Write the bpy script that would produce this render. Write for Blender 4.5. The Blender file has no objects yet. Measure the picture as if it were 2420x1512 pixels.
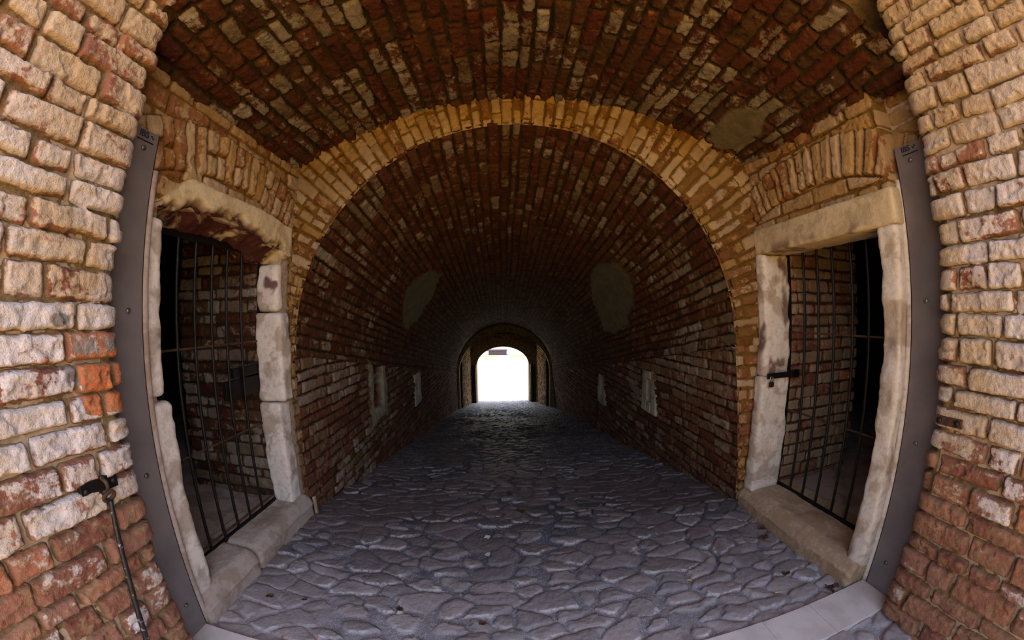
import bpy, math, random
import numpy as np
from mathutils import Matrix, Vector
PI = math.pi
S = bpy.context.scene
COL = S.collection
H = 1.6                                   # height of the camera above the paving
XL, XR = -1.65, 2.05                      # side walls of the vestibule
YT = 2.40                                 # where the tunnel proper begins
CX, RT = 0.10, 1.75                       # axis and radius of the tunnel vault
def zfloor(y):                            # the paving falls away down the tunnel, then levels out in the yard
    y = np.asarray(y, float)
    return -0.18 * np.clip(y - YT, 0, 13.9)
def zspring(y): return 1.33 + zfloor(y)

# ---------------------------------------------------------------- noise
def _hash(ix, iy, iz, seed):
    h = (ix.astype(np.int64) * 374761393 + iy.astype(np.int64) * 668265263 + iz.astype(np.int64) * 2147483647 + seed * 974634777) & 0xFFFFFFFF
    h = ((h ^ (h >> 13)) * 1274126177) & 0xFFFFFFFF
    h = ((h ^ (h >> 16)) * 2246822519) & 0xFFFFFFFF
    return ((h ^ (h >> 15)) & 0xFFFFFF) / float(0xFFFFFF)
def rnd(ix, iy=0, seed=0):
    ix = np.asarray(ix); iy = np.asarray(iy) + np.zeros_like(ix)
    return _hash(ix, iy, np.zeros_like(ix), seed)
def vn2(x, y, seed=0):
    x = np.asarray(x, float); y = np.asarray(y, float)
    ix = np.floor(x); iy = np.floor(y); fx = x - ix; fy = y - iy
    fx = fx * fx * (3 - 2 * fx); fy = fy * fy * (3 - 2 * fy)
    ix = ix.astype(np.int64); iy = iy.astype(np.int64); z = np.zeros_like(ix)
    a = _hash(ix, iy, z, seed); b = _hash(ix + 1, iy, z, seed); c = _hash(ix, iy + 1, z, seed); d = _hash(ix + 1, iy + 1, z, seed)
    return (a * (1 - fx) + b * fx) * (1 - fy) + (c * (1 - fx) + d * fx) * fy
def vn3(p, s, seed=0):
    q = p * s; i = np.floor(q); f = q - i; f = f * f * (3 - 2 * f); i = i.astype(np.int64)
    r = 0
    for dx in (0, 1):
        wx = f[:, 0] if dx else 1 - f[:, 0]
        for dy in (0, 1):
            wy = f[:, 1] if dy else 1 - f[:, 1]
            for dz in (0, 1):
                wz = f[:, 2] if dz else 1 - f[:, 2]
                r = r + wx * wy * wz * _hash(i[:, 0] + dx, i[:, 1] + dy, i[:, 2] + dz, seed)
    return r
def fbm(x, y, s, n=3, seed=0):
    r = 0; a = 0.5; t = 0
    for k in range(n):
        r = r + a * vn2(x * s * 2 ** k + 17.3 * k, y * s * 2 ** k + 5.1 * k, seed + k); t += a; a *= 0.55
    return r / t
def fbm3(p, s, n=3, seed=0):
    r = 0; a = 0.5; t = 0
    for k in range(n):
        r = r + a * vn3(p + 3.7 * k, s * 2 ** k, seed + k); t += a; a *= 0.55
    return r / t
def sst(a, b, x):
    t = np.clip((x - a) / (b - a), 0, 1); return t * t * (3 - 2 * t)

# ---------------------------------------------------------------- nodes
class NT:
    def __init__(s, name):
        s.m = bpy.data.materials.new(name); s.m.use_nodes = True
        s.t = s.m.node_tree; s.t.nodes.clear()
        s.out = s.n('ShaderNodeOutputMaterial'); s.b = s.n('ShaderNodeBsdfPrincipled')
        s.t.links.new(s.b.outputs[0], s.out.inputs[0])
        s.co = s.n('ShaderNodeTexCoord').outputs['Object']
    def n(s, k, **kw):
        x = s.t.nodes.new(k)
        for a, b in kw.items(): setattr(x, a, b)
        return x
    def set(s, sock, v):
        if isinstance(v, bpy.types.NodeSocket): s.t.links.new(v, sock)
        elif isinstance(v, (tuple, list)) and len(v) == 3 and sock.type == 'RGBA': sock.default_value = (*v, 1)
        else: sock.default_value = v
    def noise(s, scale, det=4, rough=0.6, dist=0.0, vec=None):
        x = s.n('ShaderNodeTexNoise'); x.inputs['Scale'].default_value = scale
        x.inputs['Detail'].default_value = det; x.inputs['Roughness'].default_value = rough; x.inputs['Distortion'].default_value = dist
        s.set(x.inputs['Vector'], vec or s.co); return x.outputs[0]
    def math(s, op, a, b=0.0, c=None):
        x = s.n('ShaderNodeMath', operation=op); s.set(x.inputs[0], a); s.set(x.inputs[1], b)
        if c is not None: s.set(x.inputs[2], c)
        return x.outputs[0]
    def ss(s, v, a, b):
        x = s.n('ShaderNodeMapRange', interpolation_type='SMOOTHSTEP'); s.set(x.inputs[0], v)
        x.inputs[1].default_value = a; x.inputs[2].default_value = b; return x.outputs[0]
    def mix(s, f, a, b, bt='MIX'):
        x = s.n('ShaderNodeMix', data_type='RGBA', blend_type=bt); s.set(x.inputs[0], f); s.set(x.inputs[6], a); s.set(x.inputs[7], b)
        return x.outputs[2]
    def attr(s, name): return s.n('ShaderNodeAttribute', attribute_name=name).outputs['Fac']
    def ramp(s, v, stops, interp='LINEAR'):
        x = s.n('ShaderNodeValToRGB'); x.color_ramp.interpolation = interp
        e = x.color_ramp.elements
        while len(e) < len(stops): e.new(0.5)
        for k, (p, c) in enumerate(stops): e[k].position = p; e[k].color = (*c, 1)
        s.set(x.inputs[0], v); return x.outputs[0]
    def bump(s, h, strength, dist, nrm=None):
        x = s.n('ShaderNodeBump'); x.inputs['Strength'].default_value = strength; x.inputs['Distance'].default_value = dist
        s.set(x.inputs['Height'], h)
        if nrm: s.t.links.new(nrm, x.inputs['Normal'])
        return x.outputs[0]
    def done(s, col, rough=0.9, nrm=None, metal=0.0, spec=0.3):
        s.set(s.b.inputs['Base Color'], col); s.set(s.b.inputs['Roughness'], rough)
        s.b.inputs['Metallic'].default_value = metal; s.b.inputs['Specular IOR Level'].default_value = spec
        if nrm: s.t.links.new(nrm, s.b.inputs['Normal'])
        return s.m

def brick_material(name, reds, wash_a, wash_b, mortar, plaster=(0.30, 0.27, 0.18), bump=0.8, zt=None, veil=0.6):
    t = NT(name)
    rn = t.attr('brick_random'); rn2 = t.attr('brick_random_two'); mask = t.attr('brick_mask'); w = t.attr('lime_wash'); pl = t.attr('plaster')
    n1 = t.noise(9, 4, 0.65, 0.4); n2 = t.noise(38, 5, 0.7); n3 = t.noise(150, 2, 0.6); n0 = t.noise(2.2, 3, 0.6)
    k = len(reds)
    base = t.ramp(rn, [(i / (k - 1), c) for i, c in enumerate(reds)])
    base = t.mix(t.ss(n2, 0.40, 0.75), base, t.mix(0.55, base, (0.05, 0.018, 0.010)))
    base = t.mix(t.math('MULTIPLY', t.ss(n1, 0.55, 0.8), 0.5), base, (0.55, 0.20, 0.09))
    # lime wash that has weathered away in flakes
    v = t.math('ADD', t.math('MULTIPLY', n1, 0.9), t.math('MULTIPLY', n2, 0.45))
    v = t.math('ADD', v, t.math('MULTIPLY', t.math('SUBTRACT', rn2, 0.5), 0.42))
    v = t.math('ADD', v, t.math('SUBTRACT', w, 0.5)); v = t.math('SUBTRACT', v, t.math('MULTIPLY', t.attr('brick_edge'), 0.16))
    f = t.math('MULTIPLY', t.ss(v, 0.62, 0.74), 0.93)
    z = t.n('ShaderNodeSeparateXYZ'); t.set(z.inputs[0], t.n('ShaderNodeNewGeometry').outputs['Position'])
    wc = t.mix(t.math('MULTIPLY', t.ss(n0, 0.32, 0.62), t.ss(z.outputs[2], zt[1], zt[0])) if zt else t.ss(n0, 0.35, 0.65), wash_a, wash_b)  # upper wash turns buff: golden light up there painted into its colour
    wc = t.mix(t.math('MULTIPLY', t.ss(n2, 0.35, 0.7), 0.45), wc, t.mix(0.5, wc, (0.25, 0.13, 0.07)))
    wc = t.mix(t.math('MULTIPLY', rn, 0.25), wc, (0.62, 0.58, 0.54))
    base = t.mix(t.math('MULTIPLY', t.ss(t.math('ADD', n2, t.math('MULTIPLY', n1, .5)), 0.62, 0.95), veil), base, t.mix(0.35, mortar, wash_a))
    brick = t.mix(f, base, wc)
    mo = t.mix(t.ss(n2, 0.3, 0.7), mortar, tuple(c * 0.55 for c in mortar))
    col = t.mix(t.ss(mask, 0.25, 0.6), mo, brick)
    pc = t.mix(t.ss(n1, 0.3, 0.7), plaster, tuple(c * 0.62 for c in plaster))
    col = t.mix(pl, col, pc)
    col = t.mix(t.math('MULTIPLY', t.ss(n3, 0.5, 0.8), 0.4), col, (0.10, 0.06, 0.04))
    b = t.bump(n2, bump, 0.012); b = t.bump(n3, bump * 0.7, 0.003, b)
    return t.done(col, 0.92, b, spec=0.2)

def stone_material(name, light, dark, stain=(0.075, 0.022, 0.018), rust=None, bump=0.5):
    t = NT(name)
    n1 = t.noise(5, 4, 0.6, 0.3); n2 = t.noise(30, 6, 0.7); n3 = t.noise(170, 3, 0.6); e = t.attr('chipped')
    col = t.mix(t.ss(n1, 0.42, 0.52), dark, light)
    col = t.mix(t.math('MULTIPLY', t.ss(n2, 0.45, 0.75), 0.5), col, tuple(c * 0.62 for c in dark))
    z = t.n('ShaderNodeSeparateXYZ'); t.set(z.inputs[0], t.n('ShaderNodeNewGeometry').outputs['Position'])
    if rust:
        col = t.mix(t.math('MULTIPLY', t.ss(n2, 0.35, 0.6), t.ss(z.outputs[2], 0.26, 0.02)), col, rust)
    col = t.mix(t.math('MULTIPLY', e, t.ss(n1, 0.36, 0.46)), col, stain)
    b = t.bump(n2, bump, 0.012); b = t.bump(n3, bump * 0.8, 0.003, b)
    return t.done(col, 0.9, b, spec=0.2)

def simple(name, c, rough=0.6, metal=0.0, c2=None, scale=25, bump=0.0, lo=0.4, hi=0.65, spec=0.4):
    t = NT(name); n = t.noise(scale, 5, 0.65)
    col = t.mix(t.ss(n, lo, hi), c, c2 or tuple(x * 0.6 for x in c))
    return t.done(col, rough, t.bump(n, bump, 0.004) if bump else None, metal, spec)

REDS_WARM = [(0.17, 0.055, 0.038), (0.24, 0.085, 0.060), (0.26, 0.11, 0.080), (0.30, 0.115, 0.070), (0.52, 0.15, 0.060)]
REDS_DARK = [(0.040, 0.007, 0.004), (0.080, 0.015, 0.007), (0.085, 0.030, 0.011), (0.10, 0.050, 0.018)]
M = {}
M['jamb'] = brick_material('weathered_entrance_brick', REDS_WARM, (0.47, 0.34, 0.21), (0.63, 0.565, 0.575), (0.26, 0.165, 0.08), plaster=(0.27, 0.235, 0.22), bump=1.0, zt=(1.9, 2.9))
M['vest'] = brick_material('ochre_washed_brick', [(0.15, 0.042, 0.018), (0.22, 0.070, 0.028), (0.22, 0.090, 0.035), (0.26, 0.10, 0.04)], (0.28, 0.145, 0.026), (0.34, 0.19, 0.050), (0.20, 0.10, 0.016))
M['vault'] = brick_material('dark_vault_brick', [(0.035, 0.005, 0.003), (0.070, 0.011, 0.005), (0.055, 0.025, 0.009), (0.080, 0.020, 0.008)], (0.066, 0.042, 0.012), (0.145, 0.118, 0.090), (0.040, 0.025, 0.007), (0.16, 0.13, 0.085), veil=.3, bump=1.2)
M['ring'] = brick_material('golden_arch_brick', [(0.11, 0.030, 0.008), (0.15, 0.055, 0.014), (0.17, 0.075, 0.018), (0.20, 0.085, 0.025)], (0.21, 0.105, 0.014), (0.36, 0.215, 0.055), (0.17, 0.088, 0.010))
M['tunnel'] = brick_material('tunnel_brick', [(0.08, 0.018, 0.010), (0.13, 0.035, 0.018), (0.14, 0.06, 0.03), (0.19, 0.065, 0.038)], (0.125, 0.068, 0.025), (0.15, 0.088, 0.046), (0.05, 0.024, 0.009))
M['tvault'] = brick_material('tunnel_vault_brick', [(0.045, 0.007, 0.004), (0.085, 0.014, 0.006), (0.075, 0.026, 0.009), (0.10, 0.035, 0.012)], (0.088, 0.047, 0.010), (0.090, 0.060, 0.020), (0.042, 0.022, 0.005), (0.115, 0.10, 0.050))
M['cell'] = brick_material('cell_brick', REDS_WARM, (0.22, 0.13, 0.055), (0.27, 0.19, 0.11), (0.08, 0.04, 0.018))
M['celldark'] = brick_material('dark_cell_brick', REDS_DARK, (0.12, 0.075, 0.035), (0.17, 0.13, 0.09), (0.05, 0.028, 0.014))  # darker brick tones for the left cell
M['dark'] = simple('cell_gloom_masonry', (0.02, 0.014, 0.010), 0.95)  # near black: gloom of the unlit cell put into the colour
M['stoneL'] = stone_material('pale_worn_stone', (0.66, 0.58, 0.53), (0.42, 0.34, 0.28))
M['lintelL'] = stone_material('chipped_ochre_stone', (0.60, 0.47, 0.30), (0.46, 0.35, 0.20))
M['stoneR'] = stone_material('lime_washed_stone', (0.64, 0.56, 0.49), (0.44, 0.35, 0.27))
M['lintelR'] = stone_material('dressed_ochre_stone', (0.56, 0.44, 0.28), (0.44, 0.33, 0.20))
M['sillL'] = stone_material('brown_sill_stone', (0.40, 0.31, 0.27), (0.30, 0.22, 0.17))
M['sillR'] = stone_material('rusty_sill_stone', (0.44, 0.31, 0.21), (0.34, 0.22, 0.14), rust=(0.30, 0.20, 0.12), bump=.3)
M['slot'] = stone_material('grey_slot_stone', (0.42, 0.37, 0.30), (0.28, 0.24, 0.18))
M['slab'] = simple('smooth_threshold_stone', (0.62, 0.55, 0.53), 0.7, c2=(0.52, 0.45, 0.43), scale=6, bump=0.1)
M['iron'] = simple('black_rusty_iron', (0.012, 0.010, 0.010), 0.45, 0.5, c2=(0.07, 0.03, 0.018), scale=35, bump=0.4, lo=0.55, hi=0.8)
M['ironrust'] = simple('rust_brown_iron', (0.10, 0.045, 0.02), 0.7, 0.3, c2=(0.03, 0.02, 0.015), scale=40, bump=0.4)
M['paintrod'] = simple('flaking_black_paint', (0.018, 0.018, 0.022), 0.35, 0.3, c2=(0.30, 0.29, 0.30), scale=45, bump=0.5, lo=0.6, hi=0.68)
M['steel'] = simple('dull_zinc_steel', (0.22, 0.19, 0.19), 0.55, 0.35, c2=(0.16, 0.14, 0.14), scale=3.5, bump=0.05, lo=0.35, hi=0.7)
M['bolt'] = simple('bolt_steel', (0.25, 0.23, 0.22), 0.35, 0.8)
M['chrome'] = simple('bright_shackle', (0.85, 0.82, 0.78), 0.18, 1.0)
M['lock'] = simple('dark_padlock_body', (0.035, 0.018, 0.015), 0.4, 0.3)
M['print'] = simple('dark_blue_print', (0.012, 0.012, 0.03), 0.6)
M['leaf'] = simple('dry_leaf', (0.060, 0.022, 0.012), 0.8, c2=(0.12, 0.05, 0.02), scale=60)
M['leafy'] = simple('yellow_leaf', (0.45, 0.34, 0.12), 0.8)
M['filter'] = simple('cigarette_filter', (0.62, 0.36, 0.13), 0.8)
M['paper'] = simple('torn_paper', (0.62, 0.62, 0.64), 0.8)
M['chip'] = simple('brick_chip', (0.45, 0.11, 0.05), 0.9)
M['ground'] = simple('sunlit_sandy_ground', (0.84, 0.50, 0.13), 0.95, c2=(0.74, 0.43, 0.10), scale=2)
M['yard'] = simple('yard_gravel', (0.72, 0.64, 0.50), 0.95, c2=(0.64, 0.56, 0.42), scale=2)
M['grass'] = simple('grass_strip', (0.22, 0.34, 0.08), 0.95)
M['purple'] = simple('dark_purple_stone', (0.050, 0.030, 0.042), 0.9, c2=(0.035, 0.022, 0.03), scale=4)
M['whitew'] = simple('white_wall', (0.82, 0.76, 0.64), 0.9)
M['facade'] = simple('facade_render', (0.45, 0.32, 0.22), 0.9)
M['timber'] = simple('dark_portal_timber', (0.035, 0.018, 0.010), 0.8, scale=12, bump=0.3)
M['cellplain'] = simple('ochre_portal_brick', (0.26, 0.17, 0.07), 0.9, c2=(0.12, 0.07, 0.03), scale=14)
M['blocker'] = simple('dull_green_blocker', (0.10, 0.11, 0.04), 0.95)  # surface of the added sky-blocking slab
M['edge'] = simple('pale_portal_edge', (0.62, 0.55, 0.45), 0.8)
def floor_mat():
    t = NT('worn_cobbles')
    rn = t.attr('brick_random'); rn2 = t.attr('brick_random_two'); mask = t.attr('brick_mask'); mud = t.attr('plaster')
    n1 = t.noise(7, 4, 0.6, 0.3); n2 = t.noise(40, 5, 0.7); n3 = t.noise(220, 2, 0.7)
    c = t.ramp(rn, [(0, (0.065, 0.053, 0.054)), (0.4, (0.10, 0.078, 0.078)), (0.7, (0.12, 0.085, 0.078)), (1, (0.17, 0.14, 0.14))])
    c = t.mix(t.math('MULTIPLY', t.ss(n1, 0.45, 0.7), 0.5), c, (0.20, 0.155, 0.15))
    c = t.mix(t.math('MULTIPLY', t.ss(n2, 0.5, 0.75), 0.7), c, (0.075, 0.055, 0.058))
    g = t.mix(t.ss(n3, 0.53, 0.60), (0.018, 0.020, 0.034), (0.34, 0.335, 0.38))
    g = t.mix(t.math('MULTIPLY', t.ss(n1, 0.40, 0.6), 0.5), g, (0.085, 0.070, 0.078))
    c = t.mix(t.ss(mask, 0.15, 0.55), g, c)
    c = t.mix(t.math('MULTIPLY', t.attr('brick_edge'), t.ss(n2, 0.40, 0.5)), c, (0.42, 0.38, 0.38))
    md = t.mix(t.ss(n2, 0.35, 0.7), (0.15, 0.108, 0.10), (0.075, 0.056, 0.056))
    c = t.mix(t.math('MULTIPLY', mud, 0.8), c, md)
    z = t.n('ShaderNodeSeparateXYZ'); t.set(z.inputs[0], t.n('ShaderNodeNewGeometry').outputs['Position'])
    dy = t.math('MULTIPLY', t.ss(t.math('ADD', z.outputs[1], t.math('MULTIPLY', n1, 1.6)), 3.3, 1.5), 0.85)  # paler towards both openings: incoming daylight painted into the cobble colour
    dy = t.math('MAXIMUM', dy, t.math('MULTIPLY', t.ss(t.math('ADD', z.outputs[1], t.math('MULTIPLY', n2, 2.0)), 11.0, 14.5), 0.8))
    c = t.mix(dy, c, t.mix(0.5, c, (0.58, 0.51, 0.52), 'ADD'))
    b = t.bump(n2, 0.7, 0.014); b = t.bump(n3, 0.6, 0.004, b)
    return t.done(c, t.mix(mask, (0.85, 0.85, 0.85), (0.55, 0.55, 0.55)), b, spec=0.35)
M['cobble'] = floor_mat()

# ---------------------------------------------------------------- objects
def link(o, parent=None):
    COL.objects.link(o)
    if parent is not None: o.parent = parent
    return o
def tag(o, label=None, cat=None, group=None, kind=None):
    if label: o['label'] = label
    if cat: o['category'] = cat
    if group: o['group'] = group
    if kind: o['kind'] = kind
    return o
def empty(name, loc, label, cat, group=None):
    o = bpy.data.objects.new(name, None); o.location = loc; link(o); o.empty_display_size = 0.1
    return tag(o, label, cat, group)
def raw_mesh(name, co, quads, mat, parent=None, attrs=None, smooth=True, tris=None):
    me = bpy.data.meshes.new(name)
    co = np.asarray(co, np.float32); quads = np.asarray(quads, np.int32).reshape(-1, 4)
    nt = 0 if tris is None else len(tris)
    nl = quads.size + nt * 3
    me.vertices.add(len(co)); me.vertices.foreach_set('co', co.ravel())
    me.loops.add(nl); idx = quads.ravel()
    if nt: idx = np.concatenate([idx, np.asarray(tris, np.int32).ravel()])
    me.loops.foreach_set('vertex_index', idx)
    me.polygons.add(len(quads) + nt)
    st = np.concatenate([np.arange(len(quads)) * 4, len(quads) * 4 + np.arange(nt) * 3]).astype(np.int32)
    me.polygons.foreach_set('loop_start', st)
    me.polygons.foreach_set('use_smooth', np.full(len(st), smooth))
    me.update(calc_edges=True); me.validate()
    for k, v in (attrs or {}).items():
        a = me.attributes.new(k, 'FLOAT', 'POINT'); a.data.foreach_set('value', np.asarray(v, np.float32).ravel())
    me.materials.append(mat)
    o = bpy.data.objects.new(name, me); link(o)
    if parent is not None:
        o.parent = parent; o.matrix_parent_inverse = Matrix.Translation(-Vector(parent.location))
    return o
def grid_mesh(name, P, mat, attrs, keep=None, flip=False, parent=None):
    nu, nv = P.shape[:2]
    i = np.arange(nu * nv).reshape(nu, nv)
    q = np.stack([i[:-1, :-1], i[1:, :-1], i[1:, 1:], i[:-1, 1:]], -1)
    if flip: q = q[..., ::-1]
    if keep is not None: q = q[keep[:-1, :-1] & keep[1:, 1:] & keep[1:, :-1] & keep[:-1, 1:]]
    q = q.reshape(-1, 4); co = P.reshape(-1, 3)
    if keep is not None:
        used = np.zeros(len(co), bool); used[q.ravel()] = True
        rm = np.cumsum(used) - 1; q = rm[q]; co = co[used]; attrs = {k: np.asarray(v).ravel()[used] for k, v in attrs.items()}
    return raw_mesh(name, co, q, mat, parent, attrs)

# ---------------------------------------------------------------- brick relief
def brick_field(U, V, seed=1, course=0.105, lens=((0.285, .5), (0.145, .33), (0.21, .17)), joint=0.009, proud=0.026, rough=1.0, wav=0.02, rad=0.013, hole=0.0, align=None):
    """Relief height and attributes of a hand-laid brick face over the coordinates U (along) and V (across the courses)."""
    sh = U.shape; U = U.ravel(); V = V.ravel()
    Vw = V + wav * (fbm(U, V, 1.1, 2, seed) - .5) + 0.006 * (vn2(U * 9, V * 9, seed + 3) - .5)
    Uw = U + 0.014 * (vn2(U * 7, V * 9, seed + 4) - .5)
    k0 = math.floor(Vw.min() / course) - 2; k1 = math.ceil(Vw.max() / course) + 2
    ks = np.arange(k0, k1 + 1); b = ks * course + (rnd(ks + 1000, 0, seed + 5) - .5) * course * 0.26
    row = np.clip(np.searchsorted(b, Vw) - 1, 0, len(b) - 2)
    dbot = Vw - b[row]; dtop = b[row + 1] - Vw
    u0, u1 = Uw.min() - 1, Uw.max() + 1
    left = np.empty_like(U); right = np.empty_like(U); bid = np.empty(len(U), np.int64)
    order = np.argsort(row, kind='stable'); rs = row[order]; cuts = np.searchsorted(rs, np.arange(len(b)))
    cuts = np.append(cuts, len(rs))
    L = [l for l, _ in lens]; W = np.cumsum([w for _, w in lens])
    for r in range(len(b)):
        ii = order[cuts[r]:cuts[r + 1]]
        if not len(ii): continue
        rg = np.random.RandomState((seed * 7919 + (int(ks[r]) + 5000) * 104729) % 2147483647)
        nn = int((u1 - u0) / min(L)) + 4
        ch = np.searchsorted(W / W[-1], rg.rand(nn)); ll = np.array(L)[np.clip(ch, 0, len(L) - 1)] * (1 + 0.14 * (rg.rand(nn) - .5))
        e = u0 - rg.rand() * .3 + np.concatenate([[0], np.cumsum(ll)])
        if align is not None:
            a0, ln = align; m1 = a0 + ln * (0.5 + .12 * (rg.rand() - .5)) if rg.rand() < .38 else a0 + ln * 1.0
            e = np.array([a0 - 2 * ln, a0 - ln, a0, m1, a0 + ln * 1.0001, a0 + 2 * ln, a0 + 3 * ln])
        j = np.clip(np.searchsorted(e, Uw[ii]) - 1, 0, len(e) - 2)
        left[ii] = e[j]; right[ii] = e[j + 1]; bid[ii] = (int(ks[r]) + 5000) * 4000 + j
    def br(s): return _hash(bid, bid * 0 + 7, bid * 0, seed * 31 + s)
    jx = joint / 2
    l = left + jx + br(1) * .005; rr = right - jx - br(2) * .005; bo = Vw - dbot + jx + br(3) * .005; to = Vw + dtop - jx - br(4) * .003
    px = Uw - (l + rr) / 2; py = Vw - (bo + to) / 2; hx = (rr - l) / 2; hy = (to - bo) / 2
    # slightly rotated brick
    a = (br(5) - .5) * .06; py = py + px * a
    R = rad * (0.6 + 0.8 * br(6))
    qx = np.abs(px) - (hx - R); qy = np.abs(py) - (hy - R)
    sd = np.hypot(np.maximum(qx, 0), np.maximum(qy, 0)) + np.minimum(np.maximum(qx, qy), 0) - R
    sd = sd + 0.009 * rough * (fbm(U, V, 32, 3, seed + 9) - .5) + 0.012 * rough * (fbm(U, V, 10, 2, seed + 19) - .5)
    t = sst(0.002, -0.0065, sd)
    crown = sst(0, -0.016, sd)
    off = (br(7) - .45) * .016 * rough
    gone = (br(8) < hole) * -0.035
    hb = proud * (0.72 + .28 * crown) + off + gone + px * (br(9) - .5) * .07 + py * (br(10) - .5) * .16
    ch = fbm(U, V, 13, 3, seed + 12)
    hb = hb - 0.007 * rough * sst(.60, .66, ch) + 0.009 * rough * (fbm(U, V, 42, 3, seed + 13) - .5) + 0.003 * rough * (vn2(U * 120, V * 120, seed + 14) - .5)
    mo = 0.020 * (fbm(U, V, 6, 3, seed + 15) - .46) + 0.006 * (vn2(U * 70, V * 70, seed + 16) - .5) - .002
    h = mo * (1 - t) + np.maximum(hb, mo - 0.01) * t
    return dict(h=h.reshape(sh), mask=t.reshape(sh), edge=(1 - sst(-.002, -.014, sd)).reshape(sh), r1=br(20).reshape(sh), r2=br(21).reshape(sh))
def battrs(F, wash, pl=None):
    z = np.zeros(F['h'].shape)
    return dict(brick_mask=F['mask'], brick_random=F['r1'], brick_random_two=F['r2'], lime_wash=wash + z, brick_edge=F['edge'], plaster=z if pl is None else pl)

# ---------------------------------------------------------------- entrance jambs (brick, wrap round the corner)
def jamb(name, side, xface, yend, ztop, seed):
    s = 1 if side == 'left' else -1                       # inward normal +x for the left one
    step = 0.0055; r = 0.03; ys = -0.55
    la = yend - r - ys; lb = r * PI / 2; lc = 0.30
    us = np.concatenate([np.arange(0, 0.6, 0.02), np.arange(0.6, la + lb + lc, step)])
    zs = np.arange(-0.05, ztop, step * 1.15)
    Us, Vs = np.meshgrid(us, zs, indexing='ij')
    F = brick_field(Us + (0.11 if s > 0 else 0.3), Vs, seed, proud=0.034, rough=1.3, wav=0.05, joint=.008)
    u = us
    ang = np.clip((u - la) / lb, 0, 1) * PI / 2
    px = np.where(u < la, xface, np.where(u < la + lb, xface - s * r * (1 - np.cos(ang)), xface - s * r - s * (u - la - lb)))
    py = np.where(u < la, ys + u, np.where(u < la + lb, yend - r + r * np.sin(ang), yend))
    nx = s * np.cos(ang); ny = np.sin(ang)
    P = np.stack([px[:, None] + nx[:, None] * F['h'], py[:, None] + ny[:, None] * F['h'], Vs], -1)
    zr = Vs
    wash = 0.30 + 0.42 * sst(0.75, 1.35, zr) - 0.0 * zr
    wash = wash + 0.25 * (fbm(Us, Vs, 1.6, 2, seed + 70) - .5)
    F['r1'] = F['r1'] * .84
    if s > 0:                                              # later repair in bright new brick fragments, and a small grey stone plug
        yy = ys + Us; d = np.maximum(np.abs(yy - .83) / .10, np.abs(Vs - 1.39) / .105) + .3 * (fbm(Us, Vs, 14, 2, 5) - .5)
        m = sst(1.05, .98, d); wash = wash - .5 * m; F['r1'] = np.where(m > .5, 1.0, F['r1'])
        F['h'] = F['h'] + m * .014 * (np.floor(fbm(Us, Vs, 16, 2, 6) * 6) / 6 - .6)
    if s < 0: wash = wash + 0.05
    pj = np.zeros(Us.shape)
    if s > 0:
        pj = sst(1.1, .95, np.hypot((yy - .665) / .036, (Vs - 1.615) / .024) + .3 * (fbm(Us, Vs, 30, 2, 8) - .5))
        pj = np.maximum(pj, sst(.50, .56, fbm(Us, Vs, 16, 3, 12)) * sst(1.55, 1.35, d) * (1 - m))
    o = grid_mesh(name, P, M['jamb'], battrs(F, wash, pj), flip=(s > 0))
    return tag(o, kind='structure', label='weathered red brick entrance jamb on the %s, whitish in its middle' % side)
jamb('wall_entrance_left', 'left', -1.458, 0.885, 3.5, 11)
jamb('wall_entrance_right', 'right', 1.985, 0.862, 3.5, 23)

# ---------------------------------------------------------------- vestibule side walls with door openings and flat arches
def side_wall(name, side, X, y1, seed):
    s = 1 if side == 'left' else -1
    st = 0.0075
    ys = np.arange(0.84, y1 + 0.03, st); zs = np.arange(-0.05, 2.93, st)
    Y, Z = np.meshgrid(ys, zs, indexing='ij')
    F = brick_field(Y, Z, seed, proud=0.022, wav=0.03, rough=1.1)
    # flat arch of bricks on edge above the lintel
    yc, zc, ri, ro = 1.72, 0.95, 1.47, 1.75
    rr = np.hypot(Y - yc, Z - zc); an = np.arctan2(Y - yc, Z - zc)
    G = brick_field(rr, an * 1.62, seed + 5, course=0.080, joint=0.006, proud=0.034, wav=0.012, rough=1.2, rad=0.010, align=(ri, ro - ri))
    m = (rr > ri) & (rr < ro) & (Z > 2.2)
    edge = 1.0
    for k in F: F[k] = np.where(m, (G[k] * edge if k in ('h', 'mask') else G[k]), F[k])
    # mortar smeared just over the lintel
    sm = (Z > 2.1) & (rr < ri)
    F['h'] = np.where(sm, F['h'] * .8 + .004, F['h'])
    if s > 0: keep = ~((Y > 1.165) & (Y < 2.405) & (Z < 2.12 + .19 * sst(1.15, 1.42, Y) - .05 * sst(2.0, 2.4, Y)))
    else: keep = ~((Y > 1.10) & (Y < 2.275) & (Z < 2.235))
    X = X + (0.125 * sst(1.135, 1.128, Y) if s < 0 else 0)
    P = np.stack([X + s * F['h'], Y, Z], -1)
    wash = 0.46 + 0.20 * sst(1.2, 2.2, Z) + .4 * (fbm(Y, Z, 2.1, 2, seed + 60) - .5)
    o = grid_mesh(name, P, M['vest'], battrs(F, wash), keep=keep, flip=(s > 0))
    return tag(o, kind='structure', label='ochre brick wall of the entrance bay on the %s, around its gated door' % side)
side_wall('wall_left', 'left', XL, 2.44, 31)
side_wall('wall_right', 'right', XR, 2.30, 47)

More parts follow.
